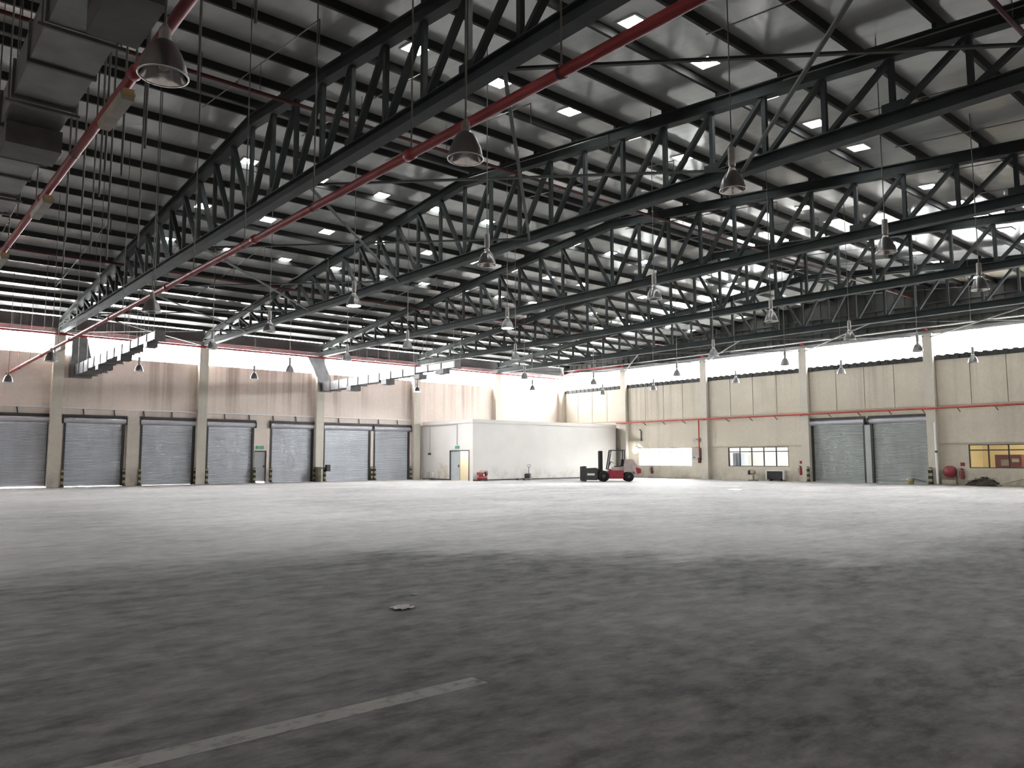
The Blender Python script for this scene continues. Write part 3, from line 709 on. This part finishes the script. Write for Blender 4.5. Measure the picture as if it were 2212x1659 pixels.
# ------------------------------------------------------------------ forklift (local: +x forward, y to its left)
fk=empty('forklift',(39.6,35.35,0),math.atan2(.65,-.76)); tag(fk,'red forklift truck with black clamp attachment standing before the partition','forklift')
def L(m,n,mt,p=fk): return m.build(n,mt,p,local=True)
def wheel(x,y,r,w_,nm='wheel'):
    o=L(MB().lathe([(r*.55,-w_/2),(r*.9,-w_/2),(r,-w_*.35),(r,w_*.35),(r*.9,w_/2),(r*.55,w_/2)],(x,y,r),20,'y'),nm,M['tyre'])
    L(MB().lathe([(0,-w_*.4),(r*.3,-w_*.45),(r*.56,-w_*.3),(r*.56,w_*.3),(r*.3,w_*.45),(0,w_*.4)],(x,y,r),14,'y'),'hub',M['darkgrey'],o)
for y in (-.48,.48): wheel(.93,y,.37,.28); wheel(-.77,y,.32,.24)
L(MB().prism([(.62,.2),(.62,.72),(-.42,.72),(-.42,.2)],-.46,.46),'chassis',M['fork_red'])
L(MB().prism([(.62,.72),(.5,.86),(.3,.74),(-.42,.74),(-.42,.72)],-.42,.42),'floor_step',M['fork_red'])
L(MB().prism([(.35,.74),(.28,.98),(-.42,.98),(-.5,.74)],-.38,.38),'engine_cover',M['fork_pale'])
L(MB().prism([(-.42,.98),(-.5,1.5),(-1.05,1.48),(-1.3,1.1),(-1.52,.9),(-1.55,.58),(-1.2,.5),(-1.1,.68),(-.45,.68)],-.5,.5),'counterweight',M['fork_pale'])
L(MB().prism([(-1.22,.95),(-1.58,.86),(-1.58,.56),(-1.3,.52)],-.52,.52),'rear_bumper',M['fork_red'])
L(MB().prism([(.15,.98),(.15,1.04),(-.28,1.06),(-.3,.98)],-.26,.26),'seat',M['black'])
L(MB().prism([(-.24,1.04),(-.3,1.5),(-.46,1.48),(-.42,1.02)],-.26,.26),'backrest',M['black'])
for y in (-.45,.45):
    L(MB().bar((.42,y,2.08),(.64,y,.8),.06,.08),'guard_pillar',M['darkgrey']); L(MB().bar((-.48,y,2.08),(-.46,y,.95),.06,.07),'guard_pillar',M['darkgrey'])
m=MB().box(-.52,-.5,2.07,.46,-.44,2.13).box(-.52,.44,2.07,.46,.5,2.13).box(.4,-.44,2.07,.46,.44,2.13).box(-.52,-.44,2.07,-.46,.44,2.13)
og=L(m,'overhead_guard',M['darkgrey'])
for k in range(6): x=-.38+k*.145; L(MB().box(x,-.44,2.085,x+.03,.44,2.115),'guard_slat',M['darkgrey'],og)
L(MB().bar((.62,0,.8),(.4,0,1.3),.06,.06),'steering_column',M['black'])
sw=MB().lathe([(.17,0),(.185,.012),(.2,0),(.185,-.012),(.17,0)],(0,0,0),18); w0=L(sw,'steering_wheel',M['black']); w0.location=(.37,0,1.33); w0.rotation_euler=(0,math.radians(-30),0)
for y in (-.3,.3): L(MB().box(.98,y-.07,.08,1.2,y+.07,2.05),'mast_rail',M['black'])
for z in (.35,1.2,1.97): L(MB().box(1.02,-.3,z,1.16,.3,z+.09),'mast_crosshead',M['black'])
for y in (-.14,.14): L(MB().tube([(1.03,y,.3),(1.03,y,1.85)],.04,8),'lift_cylinder',M['darkgrey'])
L(MB().box(1.2,-.42,.25,1.32,.42,.85),'carriage',M['black'])
L(MB().box(1.32,-.5,.2,1.5,.5,.75),'clamp_body',M['black'])
for y in (-.62,.55):
    a=L(MB().prism([(1.35,.1),(2.1,.12),(2.1,.88),(1.35,.92)],y,y+.07),'clamp_arm',M['darkgrey'])
    L(MB().prism([(2.1,.03),(2.42,.04),(2.42,1.0),(2.1,1.04)],y-.02,y+.09),'clamp_pad',M['darkgrey'],a)
L(MB().box(1.55,.622,.42,2.05,.628,.56),'name_plate',M['white'])
L(MB().box(.45,-.52,1.85,.5,-.46,1.98),'head_lamp',M['fork_pale']); L(MB().box(.45,.46,1.85,.5,.52,1.98),'head_lamp',M['fork_pale'])

# ------------------------------------------------------------------ loose things along the partition
pj=empty('pallet_truck',(37.75,42.3,0),math.radians(200)); tag(pj,'dark hand pallet truck parked against the white partition','pallet truck')
for y in (-.27,.27):
    L(MB().prism([(.1,.07),(1.1,.05),(1.15,.08),(1.1,.13),(.1,.14)],y-.08,y+.08),'fork',M['darkgrey'],pj)
    L(MB().lathe([(0,-.05),(.05,-.05),(.05,.05),(0,.05)],(1.0,y,.05),10,'y'),'roller',M['black'],pj)
L(MB().prism([(.12,.05),(.14,.42),(-.05,.48),(-.12,.2),(-.1,.05)],-.22,.22),'pump_body',M['darkgrey'],pj)
L(MB().lathe([(0,-.12),(.1,-.12),(.1,.12),(0,.12)],(-.08,0,.1),12,'y'),'steer_wheel',M['black'],pj)
L(MB().tube([(-.1,0,.25),(-.16,0,.92)],.025,8),'tiller',M['darkgrey'],pj)
L(MB().tube([(-.16,0,.9),(-.17,-.13,1.0),(-.18,-.13,1.1),(-.18,.13,1.1),(-.17,.13,1.0),(-.16,0,.9)],.018,6),'tiller_loop',M['black'],pj)

gn=empty('red_compressor',(33.7,42.55,0)); tag(gn,'small red machine on the floor at the partition corner','machine')
x,y=33.7,42.55
MB().lathe([(0,-.4),(.13,-.38),(.16,-.3),(.16,.3),(.13,.38),(0,.4)],(x,y,.22),14,'x').build('tank',M['hose_red'],gn)
MB().box(x-.35,y-.16,.38,x+.02,y+.16,.6).build('engine_block',M['hose_red'],gn)
MB().lathe([(0,-.05),(.15,-.05),(.15,.05),(0,.05)],(x+.22,y-.12,.5),14,'y').build('flywheel',M['red_dark'],gn)
MB().box(x-.02,y-.17,.36,x+.06,y-.1,.5).build('gauge',M['white'],gn)
for a in (-.3,.3):
    for b in (-.12,.12): MB().box(x+a-.03,y+b-.03,0,x+a+.03,y+b+.03,.12).build('foot',M['black'],gn)
MB().tube([(x-.38,y-.15,.62),(x-.3,y-.15,.7),(x+.3,y-.15,.7),(x+.38,y-.15,.62)],.015,6).build('carry_bar',M['red_dark'],gn)
MB().box(x-.62,y-.12,0,x-.38,y+.1,.1).build('filter_box',M['red_dark'],gn)

x,y=PX-.17,48.25
e=empty('wheel_hoop',(x,y,0)); tag(e,'pale round hoop leaning on the partition side wall','hoop')
MB().tube([(x-.1+.09*(1+math.sin(t)),y+.28*math.cos(t),.29+.27*math.sin(t)) for t in [2*math.pi*k/24 for k in range(25)]],.018,6,False).build('ring',M['lamp_rim'],e)
MB().tube([(x-.1,y,.02),(x+.07,y,.55)],.008,5).build('spoke',M['lamp_rim'],e)
x,y=PX-.25,47.5
e=empty('small_stand',(x,y,0)); tag(e,'small pale stand on black foot beside the hoop','stand')
MB().lathe([(0,0),(.2,0),(.2,.05),(.03,.06),(.025,.45),(.0,.45)],(x,y,0),14).build('foot',M['darkgrey'],e); MB().box(x-.02,y-.13,.45,x+.02,y+.13,.55).build('head',M['white'],e); MB().tube([(x,y,.05),(x,y,.5)],.03,8).build('stem',M['white'],e)
# conduits on the partition
e=empty('conduit',(PX-.03,46,4)); tag(e,'grey conduit along the partition side wall down to the exit sign','conduit')
MB().tube([(PX-.03,D1-.45,4.0),(PX-.03,44.86,4.0),(PX-.03,44.82,3.96),(PX-.03,44.82,2.52)],.025,6).build('conduit_run',M['door_grey'],e)
e=empty('wall_switch',(PX-.04,48.3,1.95)); tag(e,'dark switch box on a conduit drop near the seventh shutter','switch')
MB().box(PX-.09,48.12,1.85,PX-.001,48.42,1.99).build('switch_box',M['darkgrey'],e); MB().tube([(PX-.03,48.27,1.99),(PX-.03,48.27,3.97)],.02,6).build('conduit_drop',M['door_grey'],e)
def exit_sign(cx,cy,cz,ax,label):
    e=empty('exit_sign',(cx,cy,cz)); tag(e,label,'sign','green exit signs')
    if ax=='x': MB().box(cx-.06,cy-.22,cz-.1,cx,cy+.22,cz+.1).build('sign_face',M['green'],e); MB().box(cx-.02,cy-.24,cz+.1,cx,cy+.24,cz+.12).build('top_rail',M['white'],e)
    else: MB().box(cx-.24,cy-.06,cz-.1,cx+.24,cy,cz+.1).build('sign_face',M['green'],e); MB().box(cx-.26,cy-.02,cz+.1,cx+.26,cy,cz+.12).build('top_rail',M['white'],e)
exit_sign(PX-.001,44.8,2.38,'x','green exit sign above the partition door')
exit_sign(20.6,D1-.001,2.32,'y','green exit sign above the narrow door between shutters')

# ------------------------------------------------------------------ things along the left wall
e=empty('hose_box',(25.27,D1-.5,.9)); tag(e,'black box on the wall column beside the white downpipe','box')
MB().box(25.12,D1-.62,.7,25.42,D1-.40,1.15).build('body',M['black'],e); MB().box(25.14,D1-.64,.72,25.40,D1-.62,1.13).build('lid',M['darkgrey'],e); MB().box(24.80,D1-.50,.88,25.12,D1-.43,.96).build('bracket',M['darkgrey'],e)
e=empty('rusty_drum',(24.45,D1-.72,0)); tag(e,'dull olive drum at the foot of the third wall column','drum')
MB().lathe([(0,0),(.2,0),(.21,.03),(.2,.4),(.215,.42),(.2,.44),(.2,.95),(.21,.98),(0,.98)],(24.45,D1-.72,0),18).build('drum_body',mat('dull olive paint',(.13,.125,.09),.6,.1,.3,.3,6),e)
MB().lathe([(.2,.97),(.22,.98),(.2,1.0)],(24.45,D1-.72,0),18).build('drum_rim',M['darkgrey'],e)

# ------------------------------------------------------------------ things along the gable wall
def extinguisher(y,z0,label,dark=False):
    x=D2-.14
    e=empty('fire_extinguisher',(x,y,z0)); tag(e,label,'extinguisher','fire extinguishers')
    mt=M['red_dark'] if dark else M['hose_red']
    MB().lathe([(0,0),(.085,0),(.09,.03),(.09,.42),(.06,.5),(.03,.53),(0,.53)],(x,y,z0),14).build('cylinder',mt,e)
    MB().box(x-.03,y-.06,z0+.53,x+.03,y+.06,z0+.58).build('valve_head',M['black'],e)
    MB().bar((x,y-.04,z0+.58),(x,y+.12,z0+.64),.02,.02).build('lever',M['black'],e)
    MB().tube([(x,y+.05,z0+.55),(x-.06,y+.13,z0+.45),(x-.06,y+.13,z0+.15)],.013,6).build('hose',M['black'],e)
    MB().box(x+.09,y-.1,z0+.1,D2-.001,y+.1,z0+.16).build('wall_bracket',M['darkgrey'],e)
    if not dark: MB().box(D2-.012,y-.12,z0+.75,D2-.001,y+.12,z0+.95).build('notice',M['hose_red'],e)
extinguisher(26.85,.42,'red fire extinguisher left of the paired gable shutters')
extinguisher(16.95,.33,'red fire extinguisher under the yellow lit window')
extinguisher(39.5,.35,'dark red fire extinguisher behind the forklift',True)
hr=empty('hose_reel',(D2-.25,17.55,.75)); tag(hr,'large red fire hose reel beside the right gable shutter','hose reel')
x,y,z=D2-.28,17.55,.75
MB().lathe([(0,-.12),(.33,-.12),(.34,-.1),(.34,-.08),(.3,-.07)],(x,y,z),24,'x').build('reel_disc',M['hose_red'],hr)
MB().lathe([(.3,-.07),(.3,.09)],(x,y,z),20,'x').build('hose_coil',M['black'],hr)
MB().lathe([(.3,.09),(.34,.1),(.34,.12),(0,.12)],(x,y,z),24,'x').build('reel_disc',M['hose_red'],hr)
MB().box(x+.1,y-.06,z-.3,D2-.001,y+.06,z+.1).build('wall_arm',M['red_dark'],hr)
MB().tube([(x,y-.3,z-.1),(x,y-.36,z-.3),(x+.05,y-.34,.3),(x+.05,y-.1,.12),(x+.02,y+.2,.1)],.02,6).build('loose_hose',M['black'],hr)
MB().box(D2-.45,17.2,.03,D2-.15,17.95,.3).build('valve_box',M['timber'],hr)
e=empty('downpipe',(D2-.45,18.15,0)); tag(e,'pale vertical pipe at the right edge of paired gable shutters','pipe')
MB().tube([(D2-.45,18.17,.05),(D2-.45,18.17,3.6)],.06,10).build('pipe_run',M['white_rail'],e); MB().lathe([(.062,0),(.075,.02),(.075,.1),(.062,.12)],(D2-.45,18.17,1.85),10).build('coupling',M['darkgrey'],e)
for z in (.6,3.3): MB().box(D2-.45,18.13,z,D2-.362,18.21,z+.04).build('clip',M['darkgrey'],e)

e=empty('switch_panel',(D2-.2,35.05,1.9)); tag(e,'grey electrical panel box beside the red riser','panel')
MB().box(D2-.3,34.82,1.45,D2-.001,35.5,2.3).build('cabinet',mat('grey enamel',(.34,.32,.28),.5),e); MB().box(D2-.31,34.86,1.5,D2-.3,35.46,1.75).build('door',M['door_grey'],e); MB().box(D2-.33,35.2,1.58,D2-.31,35.32,1.66).build('handle',M['black'],e)
e=empty('junction_box',(D2-.2,35.1,2.95)); tag(e,'small grey box above the electrical panel','box')
MB().box(D2-.25,34.82,2.8,D2-.091,35.45,3.1).build('cover',M['fitting'],e); MB().box(D2-.26,34.9,2.93,D2-.25,35.1,2.99).build('label_slot',M['darkgrey'],e)
# bulkhead lamp and its conduit between partition and bright window
e=empty('wall_lamp',(D2-.25,41.05,2.2)); tag(e,'glaring oval wall lamp above the forklift','lamp')
MB().lathe([(0,-.06),(.2,-.05),(.28,.0),(.28,.06),(0,.06)],(D2-.22,41.05,2.2),20,'x').build('back_plate',M['white'],e)
MB().lathe([(0,-.16),(.12,-.15),(.22,-.1),(.26,-.04)],(D2-.22,41.05,2.2),20,'x').build('diffuser',M['lamp_glow'],e)
MB().tube([(D2-.05,40.6,2.6),(D2-.05,40.6,3.75),(D2-.12,40.6,3.85),(D2-.25,40.6,3.85)],.04,8).build('conduit',M['darkgrey'],e)
MB().box(D2-.16,40.97,2.14,D2-.001,41.13,2.26).build('arm',M['darkgrey'],e)

e=empty('saw_stand',(47.85,30.1,0)); tag(e,'beige pedestal grinder standing below the five light window','machine')
x,y=47.85,30.1
MB().box(x-.2,y-.28,0,x+.2,y+.28,.05).build('base',M['darkgrey'],e); MB().lathe([(.1,.05),(.07,.12),(.06,.33),(.09,.38)],(x,y,0),12).build('pedestal',M['beige_m'],e)
MB().box(x-.22,y-.4,.38,x+.22,y+.4,.42).build('table',M['beige_m'],e)
MB().lathe([(0,-.2),(.12,-.19),(.16,-.1),(.16,.12),(.1,.2),(0,.2)],(x,y,.58),16,'y').build('motor',M['beige_m'],e)
MB().lathe([(0,-.04),(.18,-.04),(.18,.04),(0,.04)],(x-.02,y+.26,.55),18,'y').build('grinding_wheel',M['darkgrey'],e)
MB().box(x-.1,y-.1,.7,x+.1,y+.2,.76).build('hood',M['beige_m'],e)
e=empty('wall_hatch',(D2-.2,28.67,0)); tag(e,'low black hatch in a pale frame under the five light window','hatch')
MB().box(D2-.28,28.08,.12,D2-.02,29.28,.66).build('opening',M['black'],e)
MB().box(D2-.31,28.0,.66,D2-.02,29.36,.71).box(D2-.31,28.0,.08,D2-.02,28.08,.66).box(D2-.31,29.28,.08,D2-.02,29.36,.66).build('frame',M['white'],e)
for k in range(6): MB().box(D2-.295,28.1,.16+k*.085,D2-.28,29.26,.19+k*.085).build('louvre',M['darkgrey'],e)
for a in (28.3,29.1): MB().box(D2-.28,a-.05,0,D2-.05,a+.05,.12).build('foot',M['darkgrey'],e)
# yellow green tub in front of the right shutter
e=empty('plastic_tub',(D2-.75,19.55,0)); tag(e,'small yellow tub with dark green lid before the gable shutter','tub')
x,y=D2-.75,19.55
MB().lathe([(0,.01),(.15,.01),(.19,.3),(.2,.32),(.18,.32),(.14,.03)],(x,y,0),16).build('tub',M['yellow'],e)
MB().bar((x+.1,y-.05,.34),(x+.15,y-.75,.16),.35,.02).build('lid',mat('dark green plastic',(.06,.085,.05),.5),e)
MB().tube([(x-.18,y-.1,.3),(x-.22,y,.22),(x-.18,y+.1,.3)],.01,5).build('handle',M['white'],e)
# scrap heap and timber at the right edge
def heap(cx,cy,rx,ry,h,seed):
    rnd=random.Random(seed); nu,nv=26,9; vs=[];fs=[]
    for j in range(nv+1):
        for i in range(nu):
            a=2*math.pi*i/nu; r=1-j/nv
            k=1+.22*math.sin(3*a+seed)+.12*math.sin(7*a)+rnd.uniform(-.07,.07)
            z=h*(1-r**2.2)*(1+rnd.uniform(-.25,.25)) if j else 0
            vs.append((cx+rx*r*k*math.cos(a),cy+ry*r*k*math.sin(a),max(0,z)))
    for j in range(nv):
        for i in range(nu): fs.append((j*nu+i,j*nu+(i+1)%nu,(j+1)*nu+(i+1)%nu,(j+1)*nu+i))
    return MB().add(vs,fs)
e=empty('scrap_heap',(47.7,15.6,0)); tag(e,'dark heap of tarpaulin and scrap under the yellow lit window','heap')
heap(47.65,15.6,.55,.85,.42,3).build('tarpaulin',M['tarp'],e)
for k,(a,b,z0,z1,c) in enumerate([(16.2,15.0,.33,.42,'timber'),(15.9,15.2,.42,.36,'fitting'),(16.4,15.6,.25,.38,'tarp')]):
    MB().bar((47.6-.1*k,a,z0),(47.75-.05*k,b,z1),.18,.025).build('loose_board',M[c],e)
for k,(p,q) in enumerate([((47.0,14.75,.06),(47.9,13.5,.5)),((47.5,14.3,.03),(47.9,12.4,.10))]):
    e=MB().bar(p,q,.09,.05); tag(e.build('timber_plank',M['timber'],loc=p),['pale timber plank propped up at the right edge','pale timber plank lying flat at the right edge'][k],'plank')

# ------------------------------------------------------------------ litter on the floor
rnd=random.Random(11)
vs=[];fs=[]; n=11
for i in range(n):
    for j in range(n):
        u,v=i/(n-1)-.5,j/(n-1)-.5
        z=.012+.008*math.sin(9*u+2)*math.cos(11*v)+.003*rnd.uniform(-1,1)
        vs.append((4.49+u*.24+rnd.uniform(-.012,.012),7.0+v*.2+rnd.uniform(-.012,.012)+.04*u,max(.003,z)))
skip={(0,0),(0,1),(1,0),(n-2,n-2),(n-2,n-3),(0,n-2),(1,n-2),(n-2,0),(n-2,4),(n-2,5),(n-3,5)}
for i in range(n-1):
    for j in range(n-1):
        if (i,j) in skip: continue
        fs.append((i*n+j,i*n+j+1,(i+1)*n+j+1,(i+1)*n+j))
o=MB().add(vs,fs).build('paper_scrap',M['paper'],loc=(4.49,7.0,.003)); tag(o,'crumpled white scrap of paper lying on the dark floor','litter')
sm=o.modifiers.new('thick','SOLIDIFY'); sm.thickness=.003
o=MB().add([(4.98,7.62,.002),(5.03,7.62,.002),(5.06,7.56,.014),(5.0,7.57,.006)],[(0,1,2,3)]).build('paper_chip',M['paper'],loc=(5.0,7.6,.003)); tag(o,'tiny pale chip behind the crumpled paper scrap','litter')
sm=o.modifiers.new('thick','SOLIDIFY'); sm.thickness=.003

for o in bpy.data.objects:
    if '_o' in o: del o['_o']
